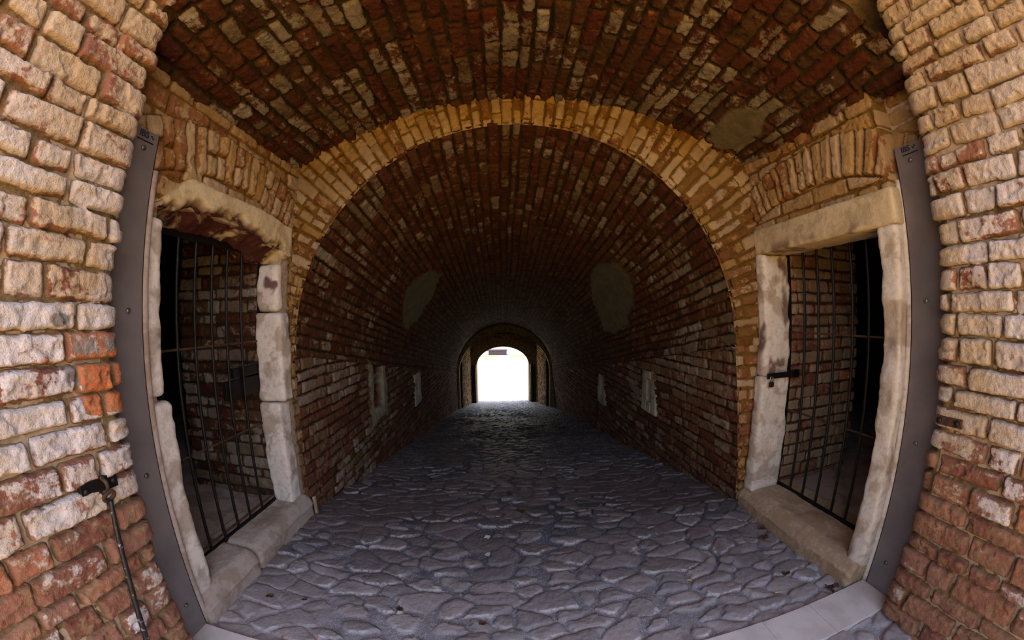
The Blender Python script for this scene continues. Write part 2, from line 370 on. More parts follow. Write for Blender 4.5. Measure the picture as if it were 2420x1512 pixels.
# ---------------------------------------------------------------- vaults
def arc_through(xa, xb, zs_, zc):
    w = (xb - xa) / 2; h = zc - zs_; R = (w * w + h * h) / 2 / h
    return (xa + xb) / 2, zc - R, R, math.asin(w / R)
VCX, VCZ, VR, VA = arc_through(XL, XR, 2.82, 3.29)
def end_y(x): return YT - 0.038 * (x - 0.0)
def vestibule_vault():
    st = 0.0085
    a = np.arange(-VA - .02, VA + .02, st / VR); t = np.linspace(0, 1, int(1.60 / st))
    A, T = np.meshgrid(a, t, indexing='ij')
    X0 = VCX + VR * np.sin(A); Y = 0.84 + (end_y(X0) + 0.03 - 0.84) * T
    F = brick_field(Y + 0.3, A * VR, 61, course=0.098, lens=((0.28, .32), (0.145, .45), (0.20, .23)), proud=0.030, rough=1.6, joint=0.010, wav=0.05)
    # a grey plaster remnant near the right-hand springing
    d = np.hypot((Y - 2.02) / .30, (A * VR - (VA * VR - .34)) / .16) + .5 * (fbm(Y, A * VR, 7, 3, 5) - .5)
    pl = sst(1.05, .85, d)
    h = F['h'] * (1 - pl) + pl * (0.030 + .008 * (fbm(Y, A * VR, 12, 3, 6) - .5))
    R = VR - h
    P = np.stack([VCX + R * np.sin(A), Y, VCZ + R * np.cos(A)], -1)
    wash = 0.45 + .4 * (fbm(Y, A * VR, 1.7, 2, 77) - .5)
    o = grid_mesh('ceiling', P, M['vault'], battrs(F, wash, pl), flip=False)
    tag(o, kind='structure', label='shallow dark brick vault over the entrance bay')
vestibule_vault()
def arch_ring():
    st = 0.008
    n = int(PI * 1.9 / st)
    a = np.linspace(-0.0, PI + 0.02, n); t = np.linspace(0, 1, 46)
    zs0 = 1.33
    ri = np.full(n, RT - .030)
    ca, sa = np.cos(a), np.sin(a)
    # distance from the tunnel axis to the vestibule outline
    ro = np.full(n, 9.0)
    for k in range(n):
        if ca[k] > 1e-3: ro[k] = min(ro[k], (XR + .02 - CX) / ca[k])
        if ca[k] < -1e-3: ro[k] = min(ro[k], (XL - .02 - CX) / ca[k])
        dx, dz = CX - VCX, zs0 - VCZ
        b = dx * ca[k] + dz * sa[k]; c = dx * dx + dz * dz - (VR + .012) ** 2
        ro[k] = min(ro[k], -b + math.sqrt(b * b - c))
    ro = np.maximum(ro, ri + 0.012)
    A, T = np.meshgrid(a, t, indexing='ij')
    Rr = ri[:, None] + (ro - ri)[:, None] * T
    F = brick_field(Rr + .07, A * 1.9, 83, course=0.083, lens=((0.27, .55), (0.14, .45)), joint=0.008, proud=0.024, wav=0.01, rough=1.1, rad=0.010)
    X = CX + Rr * np.cos(A); Z = zs0 + Rr * np.sin(A)
    rim = sst(0.0, 0.025, Rr - ri[:, None])
    Y = end_y(X) - (F['h'] * rim - .012 * (1 - rim))
    P = np.stack([X, Y, Z], -1)
    wash = 0.60 + .45 * (fbm(X, Z, 2.3, 2, 90) - .5)
    o = grid_mesh('wall_arch_ring', P, M['ring'], battrs(F, wash), flip=True)
    tag(o, kind='structure', label='golden brick arch ring where the tunnel narrows')
arch_ring()
def ring_foot():
    zs = np.arange(-.05, 1.345, .008); t = np.linspace(0, 1, 30); Z, T = np.meshgrid(zs, t, indexing='ij')
    xi = 1.955 + (1.820 - 1.955) * np.clip(Z / 1.33, 0, 1); X = xi + (2.075 - xi) * T
    F = brick_field(X, Z, 88, course=.098, proud=.022); rim = sst(0, .02, X - xi)
    P = np.stack([X, end_y(X) - F['h'] * rim + .006, Z], -1)
    o = grid_mesh('wall_arch_foot', P, M['vest'], battrs(F, .5), flip=False)
    tag(o, kind='structure', label='brick foot of the arch ring beside the right door surround')
ring_foot()
def ysteps(y0, y1, a=0.0085, k=0.0042):
    out = [y0]
    while out[-1] < y1: out.append(out[-1] + a + k * max(0, out[-1] - 3.0))
    return np.array(out)
YE = 12.40
def tunnel_vault():
    ys = ysteps(2.25, YE); a = np.arange(-0.01, PI + .01, 0.0095 / RT)
    A, Y = np.meshgrid(a, ys, indexing='ij')
    V = A * RT
    F = brick_field(Y + .2, V, 101, course=0.092, lens=((0.28, .3), (0.145, .5), (0.21, .2)), joint=0.010, proud=0.026, rough=1.5, wav=0.03)
    dg = np.degrees(A)
    def patch(y, d, wy, wd, rot, sd):
        c, s_ = math.cos(rot), math.sin(rot); p = (Y - y); q = np.radians(dg - d) * RT
        return np.hypot((p * c + q * s_) / wy, (-p * s_ + q * c) / wd) + .35 * (fbm(Y, V, 5, 3, sd) - .5)
    pl = np.maximum(sst(1.05, .95, patch(5.2, 142, .62, .46, 0.5, 7)), sst(1.05, .95, patch(4.75, 31, .90, .42, -0.25, 8)))
    pl = np.maximum(pl, np.maximum(sst(1.05, .95, patch(12.0, 140, .30, .5, 0, 9)), sst(1.05, .95, patch(12.0, 38, .35, .55, 0, 10))))
    h = F['h'] * (1 - pl) + pl * (0.022 + .006 * (fbm(Y, V, 9, 3, 6) - .5))
    X0 = CX + RT * np.cos(A)
    Yp = np.maximum(Y, end_y(X0) - 0.012)
    R = RT - h; zs = zspring(Yp)
    P = np.stack([CX + R * np.cos(A), Yp, zs + R * np.sin(A)], -1)
    keep = Y > end_y(X0) - 0.03
    wash = 0.42 - 0.34 * sst(3.8, 5.4, Y + .8 * (fbm(Y, V, 1.2, 2, 91) - .5)) + .35 * (fbm(Y, V, 2.0, 2, 93) - .5)  # less wash deeper in: redder brick there, plus tunnel gloom put into colour
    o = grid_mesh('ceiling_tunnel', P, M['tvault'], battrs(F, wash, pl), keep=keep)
    tag(o, kind='structure', label='round brick vault of the descending tunnel')
tunnel_vault()
SLOTS = [('right', 3.86, 4.30, 0.90, 1.50), ('right', 6.0, 6.48, -0.05 + .58, 1.10 - .58 + .0), ('left', 6.2, 6.7, 0, 0)]
def tunnel_wall(name, side, seed, holes):
    ys = ysteps(2.25, YE); t = np.linspace(0, 1, 150)
    Y, T = np.meshgrid(ys, t, indexing='ij')
    zf = zfloor(Y) - 0.05; zt = zspring(Y)
    Z = zf + (zt - zf) * T
    if side == 'left': X = np.full(Y.shape, XL); s = 1
    else: X = 1.99 + (1.85 - 1.99) * T; s = -1
    F = brick_field(Y, Z, seed, course=0.098, lens=((0.28, .45), (0.145, .35), (0.21, .2)), joint=0.008, proud=0.024, rough=1.3, wav=0.04)
    keep = Y > end_y(X) - 0.03
    pl = np.zeros(Y.shape); h = F['h']
    for (y0, y1, z0, z1) in holes: keep &= ~((Y > y0) & (Y < y1) & (Z > z0) & (Z < z1))
    if side == 'left':                                   # broken-out recess with a plaster fringe
        d = np.maximum(np.abs(Y - 4.33) / .17, np.abs(Z - .70) / .30) + .35 * (fbm(Y, Z, 9, 3, 4) - .5)
        fr = np.maximum(np.abs(Y - 4.33) / .30, np.abs(Z - .66) / .42) + .45 * (fbm(Y, Z, 8, 3, 4) - .5)
        pl = sst(1.03, .97, fr) * (1 - sst(1.03, .97, d))
        h = h * (1 - pl) + pl * .03 - .09 * sst(1.05, .95, d)
    Yp = np.maximum(Y, end_y(X) - 0.01)
    P = np.stack([X + s * h, Yp, Z], -1)
    wash = 0.42 - 0.25 * sst(4.5, 8, Y) + .25 * sst(.5, 1.3, Z) + .3 * (fbm(Y, Z, 2.0, 2, seed + 9) - .5)  # wash thins with depth: redder brick, and fading daylight painted in
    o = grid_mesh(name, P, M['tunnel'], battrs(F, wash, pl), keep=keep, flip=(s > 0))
    tag(o, kind='structure', label='%s brick wall of the descending tunnel' % side)
SR = [(3.90, 4.34, 0.32, 0.89), (6.02, 6.50, -0.10, 0.50)]
SL = [(6.22, 6.70, -0.08, 0.53)]
RH = [(y0 + .03, y1 - .03, z0 + .03, z1 - .03) for (y0, y1, z0, z1) in SR]
LH = [(y0 + .03, y1 - .03, z0 + .03, z1 - .03) for (y0, y1, z0, z1) in SL]
tunnel_wall('wall_tunnel_left', 'left', 113, LH)
tunnel_wall('wall_tunnel_right', 'right', 127, RH)

# ---------------------------------------------------------------- paving
def cobble_field(X, Y, seed=5, sx=0.200, sy=0.100):
    sh = X.shape; x0 = X.ravel(); y0 = Y.ravel()
    x = x0 + .05 * (fbm(x0, y0, 5, 3, 3) - .5) + .015 * (fbm(x0, y0, 24, 2, 33) - .5)
    y = y0 + .16 * (fbm(x0, y0, 1.1, 2, 9) - .5) + .035 * (fbm(x0, y0, 6, 2, 4) - .5) + .012 * (fbm(x0, y0, 24, 2, 34) - .5)
    gy = y / sy; jy = np.floor(gy).astype(np.int64)
    F1 = np.full(len(x), 9.); F2 = np.full(len(x), 9.); id1 = np.zeros(len(x), np.int64); cx = np.zeros(len(x)); cy = np.zeros(len(x))
    for dj in (-2, -1, 0, 1, 2):
        j = jy + dj; o = rnd(j, 1, seed); gx = x / sx + o; ix = np.floor(gx).astype(np.int64)
        for di in (-2, -1, 0, 1, 2):
            i = ix + di
            r1 = rnd(i, j, seed + 1); r2 = rnd(i, j, seed + 2); wt = rnd(i, j, seed + 3)
            qx = (i + .5 + (r1 - .5) * .85 - o) * sx; qy = (j + .5 + (r2 - .5) * .75) * sy
            an = (r1 * 7.3 % 1 - .5) * .9; ca, sa = np.cos(an), np.sin(an)
            ex = (x - qx) / sx; ey = (y - qy) / sy; dx = np.abs(ex * ca + ey * sa); dy = np.abs(-ex * sa + ey * ca)
            d = (dx ** 3.2 + dy ** 3.2) ** (1 / 3.2) - .42 * (wt - .5)
            d = np.where(wt < .16, 9., d)
            n = d < F1
            F2 = np.where(n, F1, np.minimum(F2, d))
            id1 = np.where(n, (i + 3000) * 7001 + j + 3000, id1); cx = np.where(n, qx, cx); cy = np.where(n, qy, cy); F1 = np.where(n, d, F1)
    gap = F2 - F1 + .20 * (fbm(x0, y0, 30, 3, seed + 8) - .5)
    br = lambda s: _hash(id1, id1 * 0 + 3, id1 * 0, seed * 13 + s)
    w0 = .03 + .14 * br(7) * sst(.3, .7, fbm(x0, y0, 3, 2, seed + 50)) + .30 * sst(.56, .74, fbm(x0, y0, 2.2, 3, seed + 55))
    t = sst(w0, w0 + .13, gap); dome = sst(.05, .6, gap)
    mud = sst(.46, .62, fbm(x0, y0, 1.5, 3, seed + 30)) * .8
    tx = (x - cx); ty = (y - cy)
    h = t * (.015 + .006 * dome + .014 * (br(1) - .5)) + tx * (br(2) - .5) * .16 * t + ty * (br(3) - .30) * .28 * t
    h = h + .012 * t * (fbm(x0 + br(4), y0, 13, 3, seed + 20) - .5) + .005 * (vn2(x0 * 60, y0 * 60, seed + 21) - .5) + .005 * t * (np.floor(fbm(x0, y0 * 1.6, 11, 2, seed + 24) * 7) / 7 - .5)
    lvl = .010 + .016 * (fbm(x0, y0, 6, 3, seed + 31) - .5)
    h = h * (1 - mud * .65) + lvl * mud * .65
    h = h + .030 * (fbm(x0, y0, .9, 2, seed + 40) - .5)
    lip = t * (1 - sst(w0 + .13, w0 + .24, gap)) * sst(.15, .45, -ty / sy) * sst(.3, .6, br(8))
    return dict(h=h.reshape(sh), mask=t.reshape(sh), edge=lip.reshape(sh), r1=br(5).reshape(sh), r2=br(6).reshape(sh)), (mud * (1 - .3 * t)).reshape(sh)
def paving(name, x0, x1, ys, stx, lab, seed=5):
    xs = np.arange(x0, x1, stx); X, Y = np.meshgrid(xs, ys, indexing='ij')
    F, mud = cobble_field(X, Y, seed)
    P = np.stack([X, Y, zfloor(Y) + F['h'] - .022], -1)
    o = grid_mesh(name, P, M['cobble'], battrs(F, 0.0, mud))
    tag(o, kind='structure', label=lab)
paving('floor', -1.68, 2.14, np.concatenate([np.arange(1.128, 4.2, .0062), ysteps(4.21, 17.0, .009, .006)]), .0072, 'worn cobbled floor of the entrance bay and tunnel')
paving('floor_threshold_outer', -1.75, 2.3, np.arange(-.6, .90, .010), .010, 'cobbled floor outside the threshold strip', 8)

# ---------------------------------------------------------------- displaced stone blocks
def block(name, lo, hi, mat, parent, seed=1, res=0.018, r=0.018, amp=0.012, fn=None, amp2=0.004):
    lo = np.array(lo, float); hi = np.array(hi, float); n = np.maximum(2, np.ceil((hi - lo) / res).astype(int))
    V = []; Q = []; off = 0
    for ax in range(3):
        a, b = [k for k in range(3) if k != ax]
        ua = np.linspace(lo[a], hi[a], n[a] + 1); ub = np.linspace(lo[b], hi[b], n[b] + 1)
        A, B = np.meshgrid(ua, ub, indexing='ij')
        for sgn, val in ((0, lo[ax]), (1, hi[ax])):
            p = np.empty(A.shape + (3,)); p[..., a] = A; p[..., b] = B; p[..., ax] = val
            i = np.arange(A.size).reshape(A.shape) + off; off += A.size
            q = np.stack([i[:-1, :-1], i[1:, :-1], i[1:, 1:], i[:-1, 1:]], -1).reshape(-1, 4)
            flip = (sgn == 0) ^ (ax == 1)
            if flip: q = q[:, ::-1]
            V.append(p.reshape(-1, 3)); Q.append(q)
    V = np.concatenate(V); Q = np.concatenate(Q)
    key = np.round(V * 1e5).astype(np.int64); _, idx, inv = np.unique(key, axis=0, return_index=True, return_inverse=True)
    V = V[idx]; Q = inv.ravel()[Q]
    R = min(r, (hi - lo).min() * .45)
    q = np.clip(V, lo + R, hi - R); d = V - q; ln = np.linalg.norm(d, axis=1, keepdims=True); d = d / np.maximum(ln, 1e-9)
    P = q + d * R
    nr = d
    P = P + nr * (amp * 2 * (fbm3(P, 5, 3, seed) - .5) + amp2 * 2 * (fbm3(P, 35, 3, seed + 5) - .5))[:, None]
    chip = np.zeros(len(P))
    if fn is not None: P, chip = fn(P, nr)
    return raw_mesh(name, P, Q, mat, parent, dict(chipped=chip))

# ---------------------------------------------------------------- left door surround
def frameL():
    F = empty('stone_door_frame', (XL, 1.8, 0), 'weathered stone door surround on the left wall, its lintel broken away underneath', 'door frame')
    ml, ms = M['lintelL'], M['stoneL']
    def broken(P, n):
        y, z = P[:, 1], P[:, 2]
        low = 2.075 + .05 * sst(1.25, 1.55, y) - .10 * sst(1.9, 2.28, y) + .06 * (fbm3(P * [0, 1, 0], 7, 3, 3) - .5)
        # depth of the bite grows towards the front lower arris
        front = sst(-.20, .0, P[:, 0] - (XL + .03))
        cut = low + .085 * front * (.6 + .9 * fbm3(P * [0, 1, 0], 11, 3, 9)) + .045 * (fbm3(P, 16, 3, 4) - .5)
        chip = sst(.03, -.01, z - cut - .004) * (y < 2.31)
        z2 = np.where(z < cut, cut + (z - cut) * .02, z)
        P = P.copy(); P[:, 2] = z2
        P[:, 0] -= .05 * chip * (.4 + fbm3(P, 14, 3, 6))
        # top outline rises then falls
        top = 2.16 + .19 * sst(1.15, 1.42, y) - .05 * sst(2.0, 2.4, y)
        P[:, 2] = np.minimum(P[:, 2], top + .02 * (fbm3(P, 12, 2, 2) - .5))
        return P, chip
    o = block('lintel', (XL - .24, 1.15, 1.98), (XL + .035, 2.42, 2.36), ml, F, 5, .013, .03, .012, broken)
    tag(o, label='ochre lintel stone with a ragged maroon underside')
    def worn(seed, a=.02):
        def f(P, n):
            e = (fbm3(P, 9, 3, seed) - .5)
            P = P + n * (a * np.clip(e, -.5, .1))[:, None]
            return P, np.zeros(len(P)) + sst(.60, .72, fbm3(P, 8, 3, seed + 3)) * .9 * (P[:, 2] > 1.5)
        return f
    block('jamb_block', (XL - .22, 2.295, 1.665), (XL - .02, 2.385, 2.02), ms, F, 11, .014, .04, .02, worn(4))
    block('jamb_block', (XL - .22, 2.285, 0.98), (XL + .02, 2.425, 1.655), ms, F, 12, .014, .03, .014, worn(5))
    block('jamb_block', (XL - .22, 2.275, 0.13), (XL - .02, 2.425, 0.97), ms, F, 13, .014, .03, .014, worn(6, .03))
    block('jamb_block', (XL - .22, 1.145, 1.24), (XL + .022, 1.262, 2.10), ms, F, 14, .014, .03, .016, worn(7, .03))
    block('jamb_block', (XL - .22, 1.145, 0.12), (XL + .022, 1.30, 1.21), ms, F, 15, .014, .03, .016, worn(8, .03))
    def sill(P, n):
        x = (P[:, 0] - (XL - .02)) / .10; z = P[:, 2]
        drop = .11 * np.clip(x, 0, 1.2) ** 2
        P = P.copy(); P[:, 2] = np.where(z > .05, z - drop * sst(.05, .18, z), z)
        return P, np.zeros(len(P))
    block('sill_block', (XL - .36, 1.14, -.06), (XL + .075, 1.665, .165), M['sillL'], F, 16, .014, .04, .014, sill)
    block('sill_block', (XL - .36, 1.675, -.06), (XL + .065, 2.44, .165), M['sillL'], F, 17, .014, .04, .016, sill)
    o = block('flat_tile', (-1.60, 2.44, -.05), (-1.575, 2.47, .13), M['sillR'], F, 18, .01, .005, .003)
frameL()
def frameR():
    F = empty('stone_door_frame', (XR, 1.7, 0), 'pale stone door surround on the right wall with a straight intact lintel', 'door frame')
    def worn(seed, a=.02, st=0.0):
        def f(P, n):
            e = (fbm3(P, 9, 3, seed) - .5)
            P = P + n * (a * np.clip(e, -.5, .1))[:, None]
            return P, sst(.60, .72, fbm3(P * [1, 1, .4], 9, 3, seed + 3)) * st
        return f
    def lint(P, n):
        P = P.copy(); return P, sst(.56, .66, fbm3(P, 7, 3, 77)) * .7 * sst(2.16, 2.06, P[:, 2])
    block('lintel', (XR - .035, 1.115, 2.055), (XR + .26, 2.31, 2.255), M['lintelR'], F, 21, .014, .014, .006, lint)
    block('jamb_block', (XR - .03, 2.215, 1.10), (XR + .24, 2.31, 2.055), M['stoneR'], F, 22, .013, .025, .018, worn(4, .03, .8))
    block('jamb_block', (XR - .06, 2.195, 0.13), (XR + .24, 2.31, 1.10), M['stoneR'], F, 23, .013, .03, .014, worn(14, .03))
    block('jamb_block', (XR - .02, 1.130, 0.12), (XR + .24, 1.245, 2.055), M['stoneR'], F, 24, .014, .02, .016, worn(15, .03, .5))
    def sill(P, n):
        x = ((XR + .02) - P[:, 0]) / .12; z = P[:, 2]
        drop = .10 * np.clip(x, 0, 1.3) ** 2
        P = P.copy(); P[:, 2] = np.where(z > .05, z - drop * sst(.05, .18, z), z)
        return P, np.zeros(len(P))
    block('sill_block', (XR - .10, 1.132, -.06), (XR + .44, 2.33, .155), M['sillR'], F, 25, .014, .045, .02, sill)
frameR()

# ---------------------------------------------------------------- bars, plates, tubes
def boxes(name, lst, mat, parent, bevel=0.002):
    co = []; q = []
    for lo, hi in lst:
        b = len(co); x0, y0, z0 = lo; x1, y1, z1 = hi
        co += [(x0, y0, z0), (x1, y0, z0), (x1, y1, z0), (x0, y1, z0), (x0, y0, z1), (x1, y0, z1), (x1, y1, z1), (x0, y1, z1)]
        q += [[b + k for k in f] for f in ((0, 3, 2, 1), (4, 5, 6, 7), (0, 1, 5, 4), (1, 2, 6, 5), (2, 3, 7, 6), (3, 0, 4, 7))]
    o = raw_mesh(name, co, q, mat, parent, smooth=False)
    if bevel:
        m = o.modifiers.new('bevel', 'BEVEL'); m.width = bevel; m.segments = 2; m.limit_method = 'ANGLE'
    return o
def tube(name, pts, r, mat, parent, seg=12, wob=0.0, seed=0, cap=True):
    pts = np.array(pts, float); n = len(pts); r = np.broadcast_to(np.asarray(r, float), (n,)).copy()
    T = np.gradient(pts, axis=0); T /= np.linalg.norm(T, axis=1, keepdims=True)
    up = np.array([0, 0, 1.]) if abs(T[0, 2]) < .9 else np.array([1., 0, 0])
    co = []; N = np.cross(T[0], up); N /= np.linalg.norm(N)
    for k in range(n):
        N = N - T[k] * (N @ T[k]); N /= np.linalg.norm(N); B = np.cross(T[k], N)
        a = np.arange(seg) / seg * 2 * PI
        co.append(pts[k] + r[k] * (np.cos(a)[:, None] * N + np.sin(a)[:, None] * B))
    co = np.concatenate(co)
    if wob: co = co + wob * (np.stack([vn3(co, 60, seed + j) for j in range(3)], 1) - .5)
    i = np.arange(n * seg).reshape(n, seg)
    q = np.stack([i[:-1], np.roll(i[:-1], -1, 1), np.roll(i[1:], -1, 1), i[1:]], -1).reshape(-1, 4)
    tris = None
    if cap:
        co = np.concatenate([co, pts[:1], pts[-1:]]); c0, c1 = n * seg, n * seg + 1
        tris = [[c0, i[0][(j + 1) % seg], i[0][j]] for j in range(seg)] + [[c1, i[-1][j], i[-1][(j + 1) % seg]] for j in range(seg)]
    return raw_mesh(name, co, q, mat, parent, tris=tris)
def line(a, b, n=24):
    a = np.array(a, float); b = np.array(b, float); return a + (b - a) * np.linspace(0, 1, n)[:, None]
def gate(X, y0, y1, z0, z1, ys, lab):
    G = empty('iron_gate', (X, (y0 + y1) / 2, z0), lab, 'gate', 'barred gates in the two side doors')
    w = .032; t = .010
    fr = boxes('frame', [((X - t, y0, z0), (X + t, y0 + w, z1)), ((X - t, y1 - w, z0), (X + t, y1, z1)), ((X - t, y0 + w, z1 - w * 1.3), (X + t, y1 - w, z1)), ((X - t, y0 + w, z0), (X + t, y1 - w, z0 + w * .9))], M['iron'], G)
    for k, y in enumerate(ys):
        tube('bar', line((X, y, z0 + .01), (X, y, z1 - .02), 60), .0102, M['iron'], G, 10, .003, k)
    for k, z in enumerate((H - .16, H - .79)):
        boxes('crossbar', [((X - .004, y0 + w, z - .007), (X + .004, y1 - w, z + .007))], M['ironrust'], G, .001)
    return G
GL = gate(-1.85, 1.27, 2.335, .150, 2.12, (1.40, 1.537, 1.677, 1.821, 1.96, 2.109), 'black iron barred gate in the left doorway under the broken lintel')
boxes('bottom_rail', [((-1.853, 1.30, .205), (-1.847, 2.30, .222))], M['ironrust'], GL, .001)
boxes('lock_box', [((-1.895, 1.93, 1.055), (-1.858, 2.30, 1.185))], M['iron'], GL, .004)
boxes('strike_plate', [((-1.895, 2.02, 1.195), (-1.862, 2.31, 1.265))], M['iron'], GL, .003)
GR = gate(2.30, 1.27, 2.245, .150, 2.11, (1.38, 1.502, 1.631, 1.788, 1.928, 2.065), 'black iron barred gate in the right doorway, fastened with a padlock')
hp = boxes('hasp', [((2.03, 2.178, 1.085), (2.29, 2.190, 1.128)), ((2.27, 2.16, 1.080), (2.36, 2.20, 1.140))], M['iron'], GR, .003)
# padlock hanging from the hasp
PX, PY, PZ = 2.055, 2.176, 1.09
K = empty('padlock', (PX, PY - .01, PZ - .06), 'small dark padlock with a bright shackle on the right gate hasp', 'padlock')
boxes('body', [((PX - .021, PY - .022, PZ - .066), (PX + .021, PY - .004, PZ - .026))], M['lock'], K, .004)
a = np.linspace(0, PI, 20)
pts = [(PX - .014, PY - .013, PZ - .028)] + [(PX - .014 * math.cos(t), PY - .013, PZ + .002 + .016 * math.sin(t)) for t in a] + [(PX + .014, PY - .013, PZ - .028)]
tube('shackle', pts, .0033, M['chrome'], K, 10)

# ---------------------------------------------------------------- steel flood-guard plates
def plate(side):
    s = 1 if side == 'left' else -1
    X = -1.60 if side == 'left' else 2.10
    y0 = .905 if side == 'left' else .90; y1 = 1.132 if side == 'left' else 1.105
    G = empty('steel_guide_plate', (X, (y0 + y1) / 2, 0), 'tall grey steel plate bolted to the %s wall between brick jamb and stone frame' % side, 'metal plate', 'steel plates beside the entrance')
    # folded sheet: the face plus a return lip at the inner edge
    t = .006
    boxes('sheet', [((min(X, X - s * t), y0, 0.0), (max(X, X - s * t), y1, 2.47)), ((min(X - s * .04, X), y1 - t, 0.0), (max(X - s * .04, X), y1, 2.47))], M['steel'], G, .0015)
    for z in (.20, .92, 1.65, 2.38):
        y = 1.055 if side == 'left' else 1.02
        a = np.linspace(0, 1, 4)
        b = tube('bolt', [(X - s * .002, y, z), (X + s * .004, y, z), (X + s * .0075, y, z), (X + s * .009, y, z)], [.013, .013, .009, .003], M['bolt'], G, 14)
    def txt(body, size, y, z, nm, bold=0.0):
        cu = bpy.data.curves.new(nm, 'FONT'); cu.body = body; cu.size = size; cu.extrude = .0004; cu.offset = bold; cu.align_x = 'LEFT'
        cu.materials.append(M['print'])
        tmp = bpy.data.objects.new('tmp', cu); COL.objects.link(tmp); bpy.context.view_layer.update()
        me = bpy.data.meshes.new_from_object(tmp.evaluated_get(bpy.context.evaluated_depsgraph_get())); bpy.data.objects.remove(tmp)
        if not me.materials: me.materials.append(M['print'])
        o = bpy.data.objects.new(nm, me); link(o); o.parent = G; o.matrix_parent_inverse = Matrix.Translation(-Vector(G.location))
        # text faces the passage
        if s > 0: Rm = Matrix(((0, 0, 1), (1, 0, 0), (0, 1, 0)))
        else: Rm = Matrix(((0, 0, -1), (-1, 0, 0), (0, 1, 0)))
        o.matrix_basis = Matrix.Translation((X + s * .0012, y, z)) @ Rm.to_4x4()
        return o
    if side == 'left':
        txt('IBS', .042, 1.018, 2.432, 'lettering', .0012); ln = (1.01, 1.105); zz = 2.415
        sq = 1.092
    else:
        txt('IBS', .042, 1.062, 2.432, 'lettering', .0012); ln = (.965, 1.058); zz = 2.415
        sq = .985
    boxes('printed_line', [((min(X, X + s * .0012), ln[0], zz - .0035), (max(X, X + s * .0012), ln[1], zz + .0035))], M['print'], G, 0)
    w = [(X + s * .0012, sq - .009 + .018 * k / 12, 2.444 + .007 * math.sin(k / 12 * 2 * PI)) for k in range(13)]
    tube('printed_squiggle', w, .0022, M['print'], G, 6)
    # rounded stone-coloured cover strip against the door frame
    ya = y1 + .004
    tube('cover_strip', line((X - s * .012, ya + .014, 0.0), (X - s * .012, ya + .014, 2.30), 40), .017, M['stoneR' if side == 'right' else 'sillL'], G, 14, .002)
    return G
plate('left'); plate('right')

# ---------------------------------------------------------------- threshold slabs
T = empty('stone_threshold', (.2, 1.01, 0), 'pale smooth stone strip set across the entrance floor', 'threshold')
xs = [-1.62, -1.12, -.60, -.08, .44, .94, 1.30, 1.63, 2.10]
for k in range(len(xs) - 1):
    boxes('slab', [((xs[k] + .0012, .895, -.06), (xs[k + 1] - .0012, 1.127, .012 + .0015 * (k % 3)))], M['slab'], T, .003)

# ---------------------------------------------------------------- hook rod on the left jamb, bracket on the right jamb
R_ = empty('iron_stay_rod', (-1.41, .73, 1.04), 'long black flaking iron rod hanging from a bolted staple on the left brick jamb', 'iron rod')
xw = -1.425
boxes('bracket_plate', [((xw - .02, .655, 1.008), (xw + .004, .808, 1.062))], M['iron'], R_, .003)
for y in (.675, .788): tube('bolt', [(xw + .002, y, 1.035), (xw + .010, y, 1.035), (xw + .014, y, 1.035), (xw + .016, y, 1.035)], [.013, .012, .008, .002], M['iron'], R_, 12)
a = np.linspace(-PI / 2, PI / 2, 22)
tube('staple', [(xw, .742 + .0, 1.045 + .018)] + [(xw + .034 * math.cos(t), .745 - .002 * math.sin(t), 1.032 + .024 * math.sin(-t)) for t in a] + [(xw, .745, 1.008)], .0075, M['ironrust'], R_, 10)
a = np.linspace(0, 2 * PI, 30)
tube('eye', [(xw + .034 + .010 * math.sin(t), .742 + .022 * math.cos(t), .998 + .018 * math.sin(t)) for t in a], .0075, M['ironrust'], R_, 10, cap=False)
tube('rod', line((xw + .036, .742, .982), (xw + .052, .672, .40), 50) + np.stack([np.zeros(50), .006 * np.sin(np.linspace(0, PI, 50)), np.zeros(50)], 1), np.linspace(.0095, .0115, 50), M['paintrod'], R_, 14, .003)
B_ = empty('iron_bracket', (1.95, .80, 1.10), 'small rusty iron strap with two bolts on the right brick jamb', 'iron bracket')
boxes('strap', [((1.950, .735, 1.088), (1.975, .868, 1.130))], M['ironrust'], B_, .003)
for y in (.760, .845): tube('bolt', [(1.952, y, 1.109), (1.943, y, 1.109), (1.938, y, 1.109), (1.936, y, 1.109)], [.014, .013, .009, .002], M['iron'], B_, 12)

# ---------------------------------------------------------------- slot windows in the tunnel
def slot(side, y0, y1, z0, z1, lab, seed):
    F = empty('stone_slot_frame', ((1.9 if side == 'right' else XL), (y0 + y1) / 2, z0), lab, 'slot window', 'slot windows in the tunnel')
    s = -1 if side == 'right' else 1
    X = (1.905 if side == 'right' else XL + .0); a, b = sorted((X - s * .16, X + s * .035))
    w = (y1 - y0) * .36; hh = (z1 - z0) * .24
    block('stone_side', (a, y0, z0), (b, y0 + w, z1), M['slot'], F, seed, .02, .015, .006)
    block('stone_side', (a, y1 - w, z0), (b, y1, z1), M['slot'], F, seed + 1, .02, .015, .006)
    block('stone_head', (a, y0 + w, z1 - hh), (b, y1 - w, z1), M['slot'], F, seed + 2, .02, .008, .004)
    block('stone_foot', (a, y0 + w, z0), (b, y1 - w, z0 + hh), M['slot'], F, seed + 3, .02, .008, .004)
    boxes('niche_back', [((X - s * .15 - .004, y0 + w, z0 + hh), (X - s * .15 + .004, y1 - w, z1 - hh))], M['timber'], F, 0)
slot('right', *SR[0], 'pale stone slot window, nearest on the right tunnel wall', 200)
slot('right', *SR[1], 'smaller-looking stone slot window further down the right tunnel wall', 210)
slot('left', *SL[0], 'narrow stone slot window on the left tunnel wall past the broken recess', 220)

